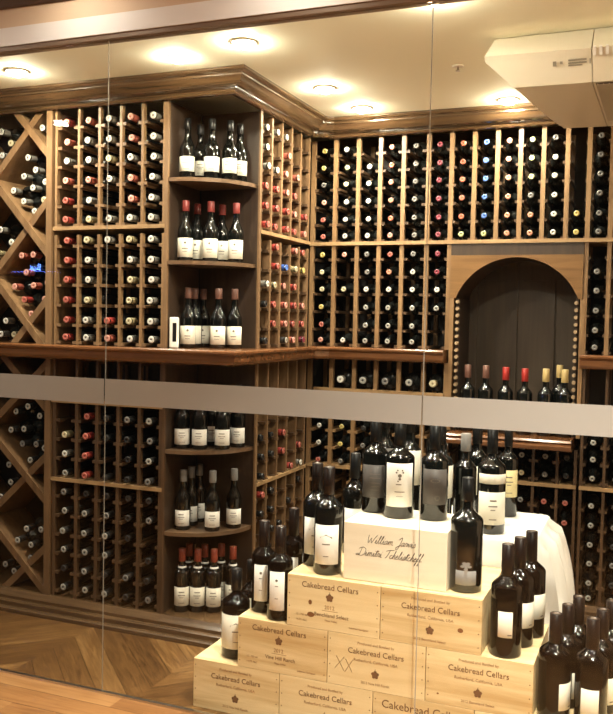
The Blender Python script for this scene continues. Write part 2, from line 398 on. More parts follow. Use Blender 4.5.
# corner shelves (quarter round)
def quarter(bm, z0, z1, r_=.31, cx=-2.145, cy=3.84):
    pts = [(cx, cy), (cx, cy-r_)] + [(cx+r_*math.sin(t*PI/24), cy-r_*math.cos(t*PI/24)) for t in range(1, 12)] + [(cx+r_, cy)]
    prism(bm, pts, 'Z', z0, z1)
def corner(label, z0, z1, shelves, wm):
    r = thing('corner_shelf_unit', label, 'shelf unit', (-2.0, 3.8, z0))
    obj('back_panel', boxm(-2.1455, XB-.004, 3.8405, 3.85, z0, z1), wm, r)
    obj('front_post', boxm(XB-.0035, XB+.006, 3.826, 3.845, z0, z1), M['rackb'], r)
    for z in shelves:
        bm = bmesh.new(); quarter(bm, z-.018, z); obj('shelf', bm, M['shelf'], r)
SH = [2.15, 1.765]; SL = [.875, .485]
corner('upper corner shelf unit holding standing bottles with cream labels', ZC, 2.502, SH, M['walnut'])
corner('lower quarter round corner shelf unit under the ledge', ZP, 1.2845, SL, M['walnut'])

# B rack (faces right)
r = thing('wine_rack', 'upper receding rack facing right between corner shelves and back wall', 'wine rack', (XB, 4.16, ZC))
ladder_row(r, BY, .018, YA, 1.936, 2.5015, ROWU, M['rackb'], True, divider=True, rung=M['rackshade']); ladder_row(r, BY, .018, YA, ZC, 1.893, ROWM, M['rackb'], True, divider=True, rung=M['rackshade'])
obj('rail', boxm(XB-.27, XB+.004, 3.853, 4.49, 1.917, 1.935), M['rackh'], r)
obj('back_panel', boxm(XB-.285, XB-.2705, 3.852, 4.49, ZC, 2.5015), M['black'], r)
r = thing('wine_rack', 'lower receding rack facing right below the ledge', 'wine rack', (XB, 4.16, ZP))
ladder_row(r, BY, .014, YA, .692, 1.2845, ROWL1, M['rackb'], True, divider=True, rung=M['rackshade']); ladder_row(r, BY, .014, YA, ZP, .672, ROWL2, M['rackb'], True, divider=True, rung=M['rackshade'])
obj('rail', boxm(XB-.27, XB+.004, 3.853, 4.49, .673, .690), M['rackh'], r)
obj('back_panel', boxm(XB-.285, XB-.2705, 3.852, 4.49, ZP, 1.2845), M['black'], r)

# C racks
r = thing('wine_rack', 'long top row rack on the back wall above the arch', 'wine rack', (-.8, YC, 1.937))
ladder_row(r, CX, .023, YC, 1.937, 2.5015, ROWU, rung=M['rackshade'])
obj('rail', boxm(-1.845, 1.29, YC-.008, YC+.27, 1.917, 1.936), M['rackh'], r)
obj('back_panel', boxm(-1.845, 1.29, YC+.2705, YC+.285, 1.917, 2.5015), M['black'], r)
r = thing('wine_rack', 'back wall rack of six bottle columns left of the arch above the ledge', 'wine rack', (-1.44, YC, ZC))
ladder_row(r, CX[:7], .023, YC, ZC, 1.916, ROWM, rung=M['rackshade'])
obj('back_panel', boxm(-1.845, -1.04, YC+.2705, YC+.285, ZC, 1.916), M['black'], r)
r = thing('wine_rack', 'back wall rack right of the arch above the right ledge', 'wine rack', (.4, YC, ZC))
ladder_row(r, CX[12:], .020, YC, ZC, 1.916, ROWM, rung=M['rackshade'])
obj('back_panel', boxm(-.365, 1.29, YC+.2705, YC+.285, ZC, 1.916), M['black'], r)
r = thing('wine_rack', 'lower back wall rack left of the arch below the ledge', 'wine rack', (-1.44, YC, ZP))
ladder_row(r, CX[:7], .023, YC, .692, 1.2845, ROWL1); ladder_row(r, CX[:7], .023, YC, ZP, .672, ROWL2)
obj('rail', boxm(-1.845, -1.04, YC-.008, YC+.27, .673, .690), M['rackh'], r)
obj('back_panel', boxm(-1.845, -1.04, YC+.2705, YC+.285, ZP, 1.2845), M['black'], r)
LX = [-.929, -.814, -.699, -.583, -.464]
RX = [-.347, -.237, -.127, -.017, .093]
ROWC1 = [.828, .735]; ROWC2 = [.596, .496, .400, .304, .206, .128]
r = thing('wine_rack', 'low rack of bottle columns under the arch counter', 'wine rack', (-.7, YC, ZP))
ladder_row(r, [-1.035]+LX+[-.375], .014, YC, .692, .868, ROWC1, M['rackshade']); ladder_row(r, [-1.035]+LX+[-.375], .014, YC, ZP, .672, ROWC2, M['rackshade'])
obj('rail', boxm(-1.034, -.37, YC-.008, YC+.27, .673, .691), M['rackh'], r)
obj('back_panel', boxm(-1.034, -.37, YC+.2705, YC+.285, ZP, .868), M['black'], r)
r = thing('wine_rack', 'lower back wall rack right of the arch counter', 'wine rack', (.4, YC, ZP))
ladder_row(r, RX, .014, YC, .692, 1.2845, [1.0, .915]+ROWC1, M['rackshade']); ladder_row(r, RX, .014, YC, ZP, .672, ROWC2, M['rackshade'])
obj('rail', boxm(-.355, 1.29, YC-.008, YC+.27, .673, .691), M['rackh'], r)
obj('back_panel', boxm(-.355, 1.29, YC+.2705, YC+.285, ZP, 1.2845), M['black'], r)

# arch
r = thing('arched_alcove', 'wooden arched alcove with a dark panelled back and beaded side strips', 'alcove', (-.70, YC, .93))
bm = bmesh.new(); acx, arx, arz, zs = -.698, .310, .212, 1.632
n = 28; top = 1.856
rad_ = (arx*arx+arz*arz)/(2*arz); ph = math.asin(arx/rad_)
arc = [(acx+rad_*math.sin(-ph+2*ph*i/n), zs+arz-rad_+rad_*math.cos(-ph+2*ph*i/n)) for i in range(n+1)]
for i in range(n):   # front board, cell by cell, front / back / soffit / top
    (xa, za), (xb, zb) = arc[i], arc[i+1]
    prism(bm, [(xa, za), (xb, zb), (xb, top), (xa, top)], 'Y', YC-.005, YC+.02)
box(bm, -1.038, acx-arx, YC-.005, YC+.02, zs, top); box(bm, acx+arx, -.368, YC-.005, YC+.02, zs, top)
bmesh.ops.remove_doubles(bm, verts=bm.verts[:], dist=1e-5)
obj('arch_board', bm, M['archw'], r)
bm = bmesh.new()   # lining of the vault with thin ribs
for i in range(n):
    (xa, za), (xb, zb) = arc[i], arc[i+1]
    prism(bm, [(xa, za+.001), (xb, zb+.001), (xb, zb+.012), (xa, za+.012)], 'Y', YC+.0205, YC+.34)
obj('vault_lining', bm, M['walnut'], r)
obj('header_board', boxm(-1.038, -.368, YC-.003, YC+.02, top+.0005, 1.9165), M['walnut'], r)
for s, xa, xb in ((-1, -1.038, -1.018), (1, -.378, -.358)):
    obj('side_post', boxm(xa, xb, YC-.004, YC+.34, .9305, zs-.0005), M['rack'], r)
for s in (-1, 1):
    bm = bmesh.new(); x = acx+s*(arx+.001)
    for k in range(19):
        z = .955+k*.0365
        bmesh.ops.create_cone(bm, cap_ends=True, segments=10, radius1=.0105, radius2=.009, depth=.026,
                              matrix=Matrix.Translation((x-s*.010, YC+.008, z)) @ Matrix.Rotation(PI/2, 4, 'X'))
    obj('bead_column', bm, M['bead'], r)
    obj('bead_backing', boxm(min(x, x-s*.014), max(x, x-s*.014), YC+.0215, YC+.30, .931, zs-.001), M['walnut'], r)
bm = bmesh.new(); yb = YC+.34
box(bm, -1.04, -.356, yb, yb+.02, .9305, top)
for xa, xb in ((-1.0, -.955), (-.775, -.735), (-.575, -.535), (-.44, -.39)): box(bm, xa, xb, yb-.014, yb-.0005, .932, 1.85)
for za, zb in ((1.74, 1.80), (.932, .98)): box(bm, -1.0, -.39, yb-.010, yb-.0006, za, zb)
obj('panelled_back', bm, wood('alcove_panel', (.040, .026, .015), (.065, .043, .025), 'Z', rough=.5), r)

# ------------------------------------------------------------------ bottles
def bprof(h, R, style='bordeaux'):
    nr = .0148*(1 if R < .0425 else 1.22)
    if style == 'bordeaux':
        sh = h*.62; p = [(0, .004), (R*.6, .001), (R*.93, 0), (R, .006)]
        p += [(R, sh)] + [(nr+(R-nr)*(.5+.5*math.cos(PI*t/6)), sh+h*.12*(t/6)) for t in range(1, 7)]
    else:
        sh = h*.48; p = [(0, .004), (R*.6, .001), (R*.93, 0), (R, .006)]
        p += [(R, sh)] + [(nr+(R-nr)*(.5+.5*math.cos(PI*t/7))**1.1, sh+h*.26*(t/7)) for t in range(1, 8)]
    p += [(nr, h-.012), (nr*1.12, h-.011), (nr*1.12, h-.005), (nr*.9, h-.003), (0, h-.003)]
    return p, nr
_bc = {}
def cap_mesh(key, r_, z0, z1):
    k = ('cap', key, r_, z0, z1)
    if k not in _bc:
        bm = bmesh.new()
        lathe(bm, [(r_, z0), (r_*1.03, z0+.001), (r_, z1-.001), (r_*.92, z1), (r_*.55, z1), (r_*.5, z1-.0012), (0, z1-.0012)], 16,
              mirng=[0, 0, 0, 0, 1, 1])
        _bc[k] = mesh('capsule', bm, *FO[key])
    return _bc[k]
# racked bottle pointing -Y: origin at cap face; local axis +Z of lathe -> -Y
def rack_mesh(R=.0385, L_=.295):
    bm = bmesh.new(); p, nr = bprof(L_, R); lathe(bm, p, 18)
    bmesh.ops.transform(bm, matrix=Matrix.Rotation(PI/2, 4, 'X') @ Matrix.Translation((0, 0, -L_)), verts=bm.verts)
    return mesh('body', bm, M['glassrack'])
def rack_cap(key, L_=.295, big=1.0):
    k = ('rc', key, big)
    if k not in _bc:
        bm = bmesh.new(); a = .0165*big
        lathe(bm, [(a*.97, L_-.055), (a, L_-.054), (a, L_-.001), (a*.93, L_+.0008), (a*.32, L_+.0008), (a*.28, L_-.0004), (0, L_-.0004)], 16, mirng=[0, 0, 1, 1, 0, 0])
        bmesh.ops.transform(bm, matrix=Matrix.Rotation(PI/2, 4, 'X') @ Matrix.Translation((0, 0, -L_)), verts=bm.verts)
        _bc[k] = mesh('capsule', bm, *FO[key])
    return _bc[k]
RB = rack_mesh(); RBIG = rack_mesh(.052, .295)
COLW = {'white': 'white', 'cream': 'cream', 'red': 'red', 'pink': 'pink', 'burgundy': 'dark burgundy', 'orange': 'orange-red', 'blue': 'blue',
        'salmon': 'salmon', 'green': 'green', 'grey': 'grey', 'black': 'black', 'yellow': 'yellow', 'silver': 'silver', 'gold': 'gold', 'copper': 'copper', 'rust': 'rust-red', 'wine': 'dark red', 'pewter': 'grey'}
ORD = ['first', 'second', 'third', 'fourth', 'fifth', 'sixth', 'seventh', 'eighth', 'ninth', 'tenth', 'eleventh', 'twelfth', 'thirteenth', 'fourteenth',
       'fifteenth', 'sixteenth', 'seventeenth', 'eighteenth', 'nineteenth', 'twentieth', 'twenty-first', 'twenty-second', 'twenty-third', 'twenty-fourth']
CAND = []
def proj(p):
    d = Vector(p)-Vector((0, 0, 1.5)); z = d.dot(Vector((-.37602, .92563, -.04258)))
    return 306.5+869.5*d.dot(Vector((.92595, .37709, .0204)))/z, 357-869.5*d.dot(Vector((-.03494, .03176, .99888)))/z, z
HID = [(237, 640), (300, 590), (345, 520), (366, 440), (480, 440), (513, 508), (548, 515), (566, 548), (556, 640), (613, 650), (640, 740), (160, 740)]
def inside(x, y, P):
    c_ = False
    for i in range(len(P)):
        (x1, y1), (x2, y2) = P[i-1], P[i]
        if (y1 > y) != (y2 > y) and x < (x2-x1)*(y-y1)/(y2-y1)+x1: c_ = not c_
    return c_
def racked(x, y, z, key, label, group, rz=0, body=None, big=1.0, rot=None, scl=None):
    """noted here, built below once it is known which ones the place shows from its front"""
    px, py, d = proj((x, y, z))
    if px < -5 or px > 618 or inside(px, py, HID) or 377+.057*px < py < 396+.065*px: return
    CAND.append((d+(1.2 if key == 'black' else .5 if key == 'grey' else 0)-(3 if body else 0), len(CAND), x, y, z, key, label, group, rot or (0, 0, rz), body, big, scl))
def build_racked():
    CAND.sort(); bmr = bmesh.new(); mats = []
    for n_, (sc_, _, x, y, z, key, label, group, rot, body, big, scl) in enumerate(CAND):
        meshes = (('body', body or RB), ('capsule', rack_cap(key, big=big)))
        if n_ < 300:
            o = thing('wine_bottle', label, 'wine bottle', (x, y, z), 0, group); o.rotation_euler = rot
            if scl: o.scale = scl
            for nm, me in meshes:
                c = bpy.data.objects.new(nm, me); C.objects.link(c); c.parent = o
        else:
            for nm, me in meshes:
                k = len(bmr.faces); nv = len(bmr.verts); bmr.from_mesh(me); bmr.verts.ensure_lookup_table(); bmr.faces.ensure_lookup_table()
                X = Matrix.Translation((x, y, z)) @ Matrix.Rotation(rot[2], 4, 'Z')
                for v in bmr.verts[nv:]: v.co = X @ v.co
                for f in bmr.faces[k:]:
                    m_ = me.materials[f.material_index]
                    if m_ not in mats: mats.append(m_)
                    f.material_index = mats.index(m_)
    print('RACKED', len(CAND))
    if mats:
        o = obj('wine_bottles', bmr, mats); tag(o, 'remaining dark and dull-capped wine bottles lying deep in the wall racks', 'wine bottles', kind='stuff')
def grid(xs, rows, cols, where, group, face='Y', plane=YC, skip=(), lift=0):
    big = .86 if plane == YC and face == 'Y' else 1.0
    """cols: per column a list of colours per row (None = empty)"""
    for i in range(len(xs)-1):
        if i >= len(cols): break
        for j, z in enumerate(rows):
            k = cols[i][j] if j < len(cols[i]) else None
            if not k: continue
            x = (xs[i]+xs[i+1])/2; dy = random.uniform(-.012, .006)
            lab = '%s-capped bottle, %s, column %s from left, row %s down' % (COLW[k], where, ORD[i], ORD[j])
            if face == 'Y': racked(x, plane+dy-.004, z+lift, k, lab, group, random.uniform(-.02, .02), None, big)
            else: racked(XB+.004-dy, x, z+lift, k, lab, group, PI/2+random.uniform(-.02, .02))
N_ = None
def c6(s):
    d = {'w': 'white', 'c': 'cream', 'r': 'red', 'p': 'pink', 'b': 'burgundy', 'o': 'orange', 'B': 'blue', 's': 'salmon', 'g': 'green', 'G': 'grey',
         'k': 'black', 'y': 'yellow', 'S': 'silver', '.': None}
    return [d[c] for c in s]
grid(AX, ROWU, [c6(s) for s in ('rpwprr', 'pwwpwc', 'wwcw.w', 'ppwppw', 'wwwwww')], 'upper left rack above rail', 'bottles in the upper left rack', plane=YA)
grid(AX, ROWM, [c6(s) for s in ('rrrrrr', 'cwwcww', 'w...rp', 'cwcccw', 'wwwwww')], 'upper left rack below rail', 'bottles in the upper left rack', plane=YA)
grid(AX, ROWL1, [c6(s) for s in ('.cwS', 'rrrr', 'kk.k', 'Gkkk', 'SGSG')], 'lower left rack above rail', 'bottles in the lower left rack', plane=YA)
grid(AX, ROWL2, [c6(s) for s in ('GSSSkS', 'kSSSSS', 'kGSSkS', 'kkk.Gk', 'kG.kkG')], 'lower left rack below rail', 'bottles in the lower left rack', plane=YA)
grid(CX, ROWU, [c6(s) for s in ('yyGprr', 'wgcwww', '.wwwww', 'sossop', 'GGGGGG', 'bbbbbb', 'ooooog', 'BBBBBg', 'ssssss', 'gggGss', 'Gwwwww', '....yy', 'GGGGGG', 'kGkGkG', 'GkGkGk', 'kGkGkG')],
     'back wall rack above rail', 'bottles in the top back wall rack')
grid(CX[:7], ROWM, [c6(s) for s in ('yccyrp', 'p.c..w', 'GGwSSS', 'rswSSS', 'GwwSSS', 'bbwS..')], 'back wall rack left of arch', 'bottles left of the arch')
grid(CX[12:], ROWM, [c6(s) for s in ('.GGGGG', 'GGGGGk', 'kGkGkk', 'kkkGkk')], 'back wall rack right of arch', 'bottles right of the arch')
# bottles facing right
grid(BY, ROWU, [c6(s) for s in ('wwwrrr', 'w.wrrr', 'wppprr', '..prpr', '....rp')], 'receding upper rack above rail', 'bottles in the receding upper rack', 'X')
grid(BY, ROWM, [c6(s) for s in ('..wk.k', 'rrcrr.', '.BpppS', 'pcrrrp', 'ry.prb')], 'receding upper rack below rail', 'bottles in the receding upper rack', 'X')
grid(BY, ROWL1, [c6(s) for s in ('.kkk', '.kk.', 'rrr.', '...r', '..rw')], 'receding lower rack above rail', 'bottles in the receding lower rack', 'X')
grid(BY, ROWL2, [c6(s) for s in ('rk.kGk', 'kkkk.k', '..kk.k', '.k....', 'k.....')], 'receding lower rack below rail', 'bottles in the receding lower rack', 'X')
# back wall low
grid(CX[:7], ROWL1, [c6(s) for s in ('kwwr', 'kyyG', 'wkGk', 'kGkk', 'kkkG', 'kkGk')], 'low back rack left of arch', 'bottles in the low back rack')
grid([-1.035]+LX+[-.375], ROWC1, [c6(s) for s in ('kG', 'kk', 'kG', 'Sc', 'GG', 'kk')], 'low rack under arch counter above rail', 'bottles under the arch counter')
grid([-1.035]+LX+[-.375], ROWC2, [c6(s) for s in ('kkkkkk', 'k.kkkk', 'kk.kkk', 'G.kk.k', 'rG.kkk', 'rr.kkk')], 'low rack under arch counter below rail', 'bottles under the arch counter')
grid(RX, [1.0, .915]+ROWC1, [c6(s) for s in ('SSSS', 'kGSG', 'GkkG', 'kkkk')], 'low right rack above rail', 'bottles in the low right rack')
grid(RX, ROWC2, [c6(s) for s in ('SSSSSS', 'kGkGkS', 'kkGkkk', 'kkkkkk')], 'low right rack below rail', 'bottles in the low right rack')
# big bottles on the shallow display row below the ledge
bmats = {}
SHX = [(-1.634, 'white'), (-1.504, 'silver'), (-1.376, 'grey'), (-1.2425, 'silver'), (-1.112, 'cream')]
r = thing('display_rail', 'narrow wooden bearer carrying five large bottles under the back ledge', 'rack rail', (-1.44, YC, 1.09))
obj('rail', boxm(-1.80, -1.06, YC-.016, YC-.001, 1.108, 1.1245), M['rackh'], r)
for i, (x, k) in enumerate(SHX):
    racked(x, YC-.035, 1.175, k, 'large bottle with %s end lying under the back ledge, %s from left' % (COLW[k], ORD[i]), 'large bottles lying under the back ledge', .35, RBIG, 1.25, rot=(0, 0, 0), scl=(.95, .8, .95))
# diamond piles
D = {
 'upper diamond rack, top': ([(-3.141,2.424),(-3.083,2.365),(-3.146,2.308),(-2.902,2.434),(-2.865,2.355),(-2.994,2.291),(-2.925,2.222),(-3.010,2.196),(-2.943,2.134),(-3.080,2.128),(-3.011,2.071),(-2.872,2.072),(-2.846,2.262),(-2.862,2.160),(-2.945,2.020)], 'white'),
 'upper diamond rack, bottom': ([(-3.020,1.797),(-2.941,1.800),(-2.998,1.712),(-3.070,1.640),(-2.930,1.645),(-3.001,1.574),(-2.872,1.577),(-2.945,1.502),(-2.848,1.66)], 'pink'),
 'upper diamond rack, low left': ([(-3.109,1.464),(-3.16,1.395),(-3.075,1.395),(-3.155,1.93),(-3.084,1.865),(-3.173,1.81)], 'white'),
 'lower diamond rack, top': ([(-2.975,1.030),(-2.905,.985),(-3.055,1.000),(-3.076,.905),(-2.990,.915),(-2.855,.905),(-3.014,.835),(-2.920,.840),(-2.953,.757),(-2.868,.825)], 'silver'),
 'lower diamond rack, left': ([(-3.095,.721),(-3.072,.634),(-3.141,.550),(-3.17,.660)], 'silver'),
 'lower diamond rack, bottom': ([(-2.966,.405),(-2.875,.410),(-3.021,.340),(-2.936,.325),(-2.856,.330),(-2.960,.248)], 'silver'),
 'lower diamond rack, low left': ([(-3.123,.195),(-3.045,.175)], 'silver'),
}
for wh, (pts, k) in D.items():
    pts = sorted(pts, key=lambda q: -q[1])
    for i, (x, z) in enumerate(pts):
        kk = k if random.random() > .12 else {'white': 'cream', 'pink': 'red', 'silver': 'grey'}[k]
        racked(x, YA+.012+random.uniform(0, .03), z, kk, '%s-capped bottle in pile, %s, %s counted from its top' % (COLW[kk], wh, ORD[i]),
               'bottles piled in the diamond racks', random.uniform(-.05, .05))

build_racked()

# standing bottles
def label_arc(R, z0, z1, half, m, mid=-PI/2):
    bm = bmesh.new(); lathe(bm, [(R+.0002, z0), (R+.0009, z0+.0005), (R+.0009, z1-.0005), (R+.0002, z1)], 20, mid-half, mid+half)
    return mesh('label', bm, m)
def arc_patch(bm, R, pts, mid, t=.0004):
    """flat polygon (u along the curve in metres, z) wrapped on radius R"""
    vs = [bm.verts.new(((R+t)*math.cos(mid+u/R), (R+t)*math.sin(mid+u/R), z)) for u, z in pts]
    f = bm.faces.new(vs); return f
def rects(bm, R, lst, mid, t=.0014):
    for u0, u1, z0, z1 in lst:
        n = max(1, int((u1-u0)/.006))
        for i in range(n):
            a, b = u0+(u1-u0)*i/n, u0+(u1-u0)*(i+1)/n; arc_patch(bm, R, [(a, z0), (b, z0), (b, z1), (a, z1)], mid, t)
def discp(bm, R, u, z, r_, mid, t=.0014, n=10, sq=1):
    arc_patch(bm, R, [(u+r_*math.cos(2*PI*k/n), z+sq*r_*math.sin(2*PI*k/n)) for k in range(n)], mid, t)
def shared(key, fn):
    if key not in _bc: _bc[key] = fn()
    return _bc[key]
def stand(loc, label, group, h=.30, R=.038, style='bordeaux', glass='glassb', cap='black', caplen=.06, lab=None, rz=0, prints=None, cat='wine bottle', extra=None, name='standing_bottle'):
    """lab: list of (z0, z1, half angle, material)"""
    o = thing(name, label, cat, loc, rz, group)
    def body():
        bm = bmesh.new(); p, nr = bprof(h, R, style); lathe(bm, p, 32); return mesh('body', bm, M[glass])
    p, nr = bprof(h, R, style)
    add = lambda nm, me: (lambda c: (C.objects.link(c), setattr(c, 'parent', o), c)[2])(bpy.data.objects.new(nm, me))
    add('body', shared(('body', h, R, style, glass), body))
    if cap: add('capsule', cap_mesh(cap, nr*1.16, h-caplen, h+.001))
    for i, (z0, z1, half, mk) in enumerate(lab or []):
        l = add('label', shared(('lab', R, z0, z1, half, mk), lambda: label_arc(R, z0, z1, half, M[mk])))
        if i == 0 and prints:
            def pm():
                bm = bmesh.new(); prints(bm, R, z0, z1); return mesh('printed_mark', bm, M['print'])
            pr = bpy.data.objects.new('printed_mark', shared(('pr', prints.__name__, R, z0, z1), pm)); C.objects.link(pr); pr.parent = l
    if extra: extra(add, h, R, nr)
    return o
def pr_lines(bm, R, z0, z1):
    w = (z1-z0); rects(bm, R, [(-.013, .013, z0+w*.72, z0+w*.77), (-.017, .017, z0+w*.55, z0+w*.59), (-.009, .009, z0+w*.44, z0+w*.47), (-.014, .014, z0+w*.15, z0+w*.18)], -PI/2)
def pr_crest(bm, R, z0, z1):
    w = z1-z0; discp(bm, R, 0, z0+w*.75, .006, -PI/2); rects(bm, R, [(-.014, .014, z0+w*.42, z0+w*.47), (-.011, .011, z0+w*.28, z0+w*.31)], -PI/2)
def pr_barn(bm, R, z0, z1):   # hill line and little barn
    w = z1-z0; b = z0+w*.66
    arc_patch(bm, R, [(-.022, b), (.022, b), (.022, b+.006), (.008, b+.010), (.0, b+.016), (-.010, b+.009), (-.022, b+.005)], -PI/2, .0014)
    rects(bm, R, [(-.014, .014, z0+w*.50, z0+w*.53), (-.010, .010, z0+w*.2, z0+w*.22)], -PI/2)
def pr_small(bm, R, z0, z1):
    w = z1-z0; discp(bm, R, 0, z0+w*.78, .005, -PI/2); rects(bm, R, [(-.006, .006, z0+w*.62, z0+w*.64), (-.006, .006, z0+w*.3, z0+w*.32)], -PI/2)
def pr_num(bm, R, z0, z1):
    rects(bm, R, [(.008, .022, z0+.008, z0+.012)], -PI/2)

# niche bottles: face the camera (roughly -Y turned slightly right)
FA = .38
def niche(pts, z, hb, style, cap, caplen, lab, where, glass='glassb', prints=pr_lines, R=.037, extra=None, labw='cream'):
    cw = COLW.get(cap, cap); pts = sorted(pts, key=lambda q: q[0]/q[1])
    for i, (x, y) in enumerate(pts):
        stand((x, y, z), '%s-capped bottle with %s label on %s, %s from left' % (cw, labw, where, ORD[i]), 'bottles standing on the %s' % where,
              hb, R, style, glass, cap, caplen, lab, FA+random.uniform(-.12, .12), prints, extra=extra)
niche([(-2.098, 3.62), (-2.102, 3.75), (-1.990, 3.66), (-1.925, 3.72), (-1.912, 3.797)], 2.1505, .285, 'burgundy', 'black', .05, [(.035, .105, 1.25, 'label')], 'top corner shelf')
niche([(-2.097, 3.61), (-2.102, 3.73), (-1.995, 3.67), (-1.997, 3.79), (-1.901, 3.75)], 1.7655, .285, 'burgundy', 'wine', .05, [(.018, .108, 1.25, 'label')], 'second corner shelf', prints=pr_crest)
niche([(-2.089, 3.632), (-2.099, 3.712), (-2.099, 3.795), (-1.962, 3.70), (-1.907, 3.76)], 1.356, .285, 'burgundy', 'copper', .05, [(.018, .105, 1.25, 'label')], 'ledge below corner shelves', prints=pr_crest)
niche([(-2.105, 3.62), (-2.020, 3.64), (-2.029, 3.78), (-1.925, 3.69), (-1.894, 3.79)], .8755, .30, 'burgundy', 'black', .05, [(.02, .095, 1.25, 'labelw')], 'upper low corner shelf', labw='white')
niche([(-2.095, 3.62), (-2.1055, 3.715), (-2.105, 3.797), (-1.957, 3.66), (-1.893, 3.76)], .4855, .285, 'burgundy', 'pewter', .055, [(.02, .095, 1.2, 'labelw')], 'middle low corner shelf', labw='white')
def swing(add, h, R, nr):
    def f():
        bm = bmesh.new(); lathe(bm, [(nr*1.2, h*.72), (R*.62, h*.66), (R*.78, h*.62), (R*.80, h*.622), (R*.64, h*.668), (nr*1.3, h*.725)], 20); return mesh('paper_collar', bm, M['labelw'])
    add('paper_collar', shared(('coll', h, R), f))
niche([(-2.090, 3.612), (-2.020, 3.640), (-2.105, 3.705), (-1.945, 3.665), (-2.028, 3.722), (-1.888, 3.750), (-1.962, 3.770)], .0925, .30, 'bordeaux', 'rust', .06, [(.03, .12, 1.2, 'label')], 'bottom corner plinth', extra=swing)
# little white upright device
r = thing('wall_thermometer', 'small white upright device with black front beside corner shelf bottles', 'device', (-2.116, 3.548, 1.3556), FA)
obj('casing', boxm(-.022, .022, 0, .02, 0, .145), M['labelw'], r, loc=(0, 0, 0), bev=.006)
obj('display', boxm(-.006, .012, -.0015, -.0002, .03, .118), M['foilblack'], r, loc=(0, 0, 0))

# arch bottles
for i, (x, k, h) in enumerate(((-.941, 'copper', .33), (-.845, 'copper', .33), (-.741, 'cherry', .325), (-.643, 'cherry', .322), (-.537, 'gold', .325), (-.443, 'gold', .325))):
    kw = {'copper': 'brown', 'cherry': 'red', 'gold': 'gold'}[k]
    pos = {'copper': ('left', 'right'), 'cherry': ('left', 'right'), 'gold': ('left', 'right')}[k][i % 2]
    h -= .022
    stand((x, 4.60, .9305), '%s-capped tall bottle standing in the arch, %s of the two %s ones' % (kw, pos, kw), 'tall bottles standing in the arch', h+.04, .040, 'bordeaux', 'glassb', k, .066,
          [(.06, .16, 1.0, 'label')], .1)
stand((-.480, 4.705, .9305), 'gold-capped bottle standing behind the two front gold-capped bottles in the arch', None, .36, .038, 'bordeaux', 'glassb', 'gold', .065)

# ------------------------------------------------------------------ crates
def leaf(bm, cx, cz, s, y):
    pts = []
    for i in range(20):
        a = 2*PI*i/20+PI/2; rr = 1.1*s*(1 if i % 4 == 0 else (.72 if i % 2 == 0 else .92)); pts.append((cx+rr*math.cos(a), cz+rr*math.sin(a)))
    prism(bm, pts, 'Y', y-.0004, y)
    box(bm, cx-.001, cx+.001, y-.0004, y-.00001, cz+s*.8, cz+s*1.5)
RXM = Matrix.Rotation(PI/2, 4, 'X')
def crate(x0, x1, z0, y0, typ, label, yr=.42, h=.190, mat='pine', big=False, vine='Vine Hill Ranch', nails=True):
    w = x1-x0; gap = .0012
    r = thing('wooden_wine_crate', label, 'wine crate', (x0, y0, z0), 0, 'pale wooden wine crates in the stepped stack')
    L0 = (0, 0, 0); w2 = w-gap
    obj('front_panel', boxm(gap, w2, 0, .014, .0, h-.0008), M[mat], r, loc=L0, bev=.0012)
    obj('back_panel', boxm(gap, w2, yr-.014, yr, .0, h-.0008), M[mat], r, loc=L0)
    for a, b in ((gap, .011), (w2-.0098, w2)): obj('side_panel', boxm(a, b, .0141, yr-.0141, 0, h-.0088), M['pine2'], r, loc=L0)
    obj('lid', boxm(gap, w2, .0141, yr-.0141, h-.0087, h-.0008), M['pine2'], r, loc=L0)
    obj('base_board', boxm(.0112, w2-.01, .0141, yr-.0141, .0, .008), M['pine2'], r, loc=L0)
    fp = r
    if nails:
        for sx in (.010, w2-.010):
            bm = bmesh.new()
            for k in range(4):
                bmesh.ops.create_cone(bm, cap_ends=True, segments=8, radius1=.0021, radius2=.0021, depth=.001, matrix=Matrix.Translation((sx, -.0003, .025+k*(h-.05)/3)) @ RXM)
            obj('nail_row', bm, M['ink'], fp, loc=L0)
    cx = w/2; T = lambda z, dx=0: Matrix.Translation((cx+dx, -.0006, z)) @ RXM
    tx = lambda s, size, z, m='ink', dx=0, sx=1, al='CENTER': text('printed_text', s, size, M[m], fp, T(z, dx), ext=.0003, sx=sx, al=al)
    if typ == 0: return r
    if typ == 1:
        tx('Produced and Bottled by', .0135, h*.86, 'inkl'); tx('Cakebread Cellars', .0285, h*.70, sx=.97)
        tx('Rutherford, California, USA', .0145, h*.54, 'inkl'); tx('2012 %s' % vine, .0125, h*.13, 'inkl')
        bm = bmesh.new(); leaf(bm, cx, h*.31, .014, -.0002); obj('leaf_emblem', bm, M['ink'], fp, loc=L0)
    elif typ == 2:
        tx('Cakebread Cellars', .0300, h*.83, sx=.97, dx=-.012)
        bm = bmesh.new(); leaf(bm, cx-.012, h*.63, .014, -.0002); obj('leaf_emblem', bm, M['ink'], fp, loc=L0)
        tx('2012', .020, h*.44, 'inkl', dx=-.012); tx(vine, .0195, h*.29, dx=-.005)
        bm = bmesh.new(); box(bm, cx-.04, cx+.02, -.0004, -.0001, h*.372, h*.380); obj('printed_rule', bm, M['inkl'], fp, loc=L0)
        tx('Napa Valley', .010, h*.19, 'inkl', dx=-.005)
        tx('12 - 750 ml', .010, h*.24, 'inkl', dx=-.12); tx('14.5% ALC', .010, h*.14, 'inkl', dx=-.12)
        tx('Cabernet Sauvignon', .009, h*.12, 'inkl', dx=.10)
    elif typ == 3:
        tx('Cakebread Cellars', .040, h*.80, sx=.98)
        bm = bmesh.new(); leaf(bm, cx, h*.52, .018, -.0002); obj('leaf_emblem', bm, M['ink'], fp, loc=L0)
    return r
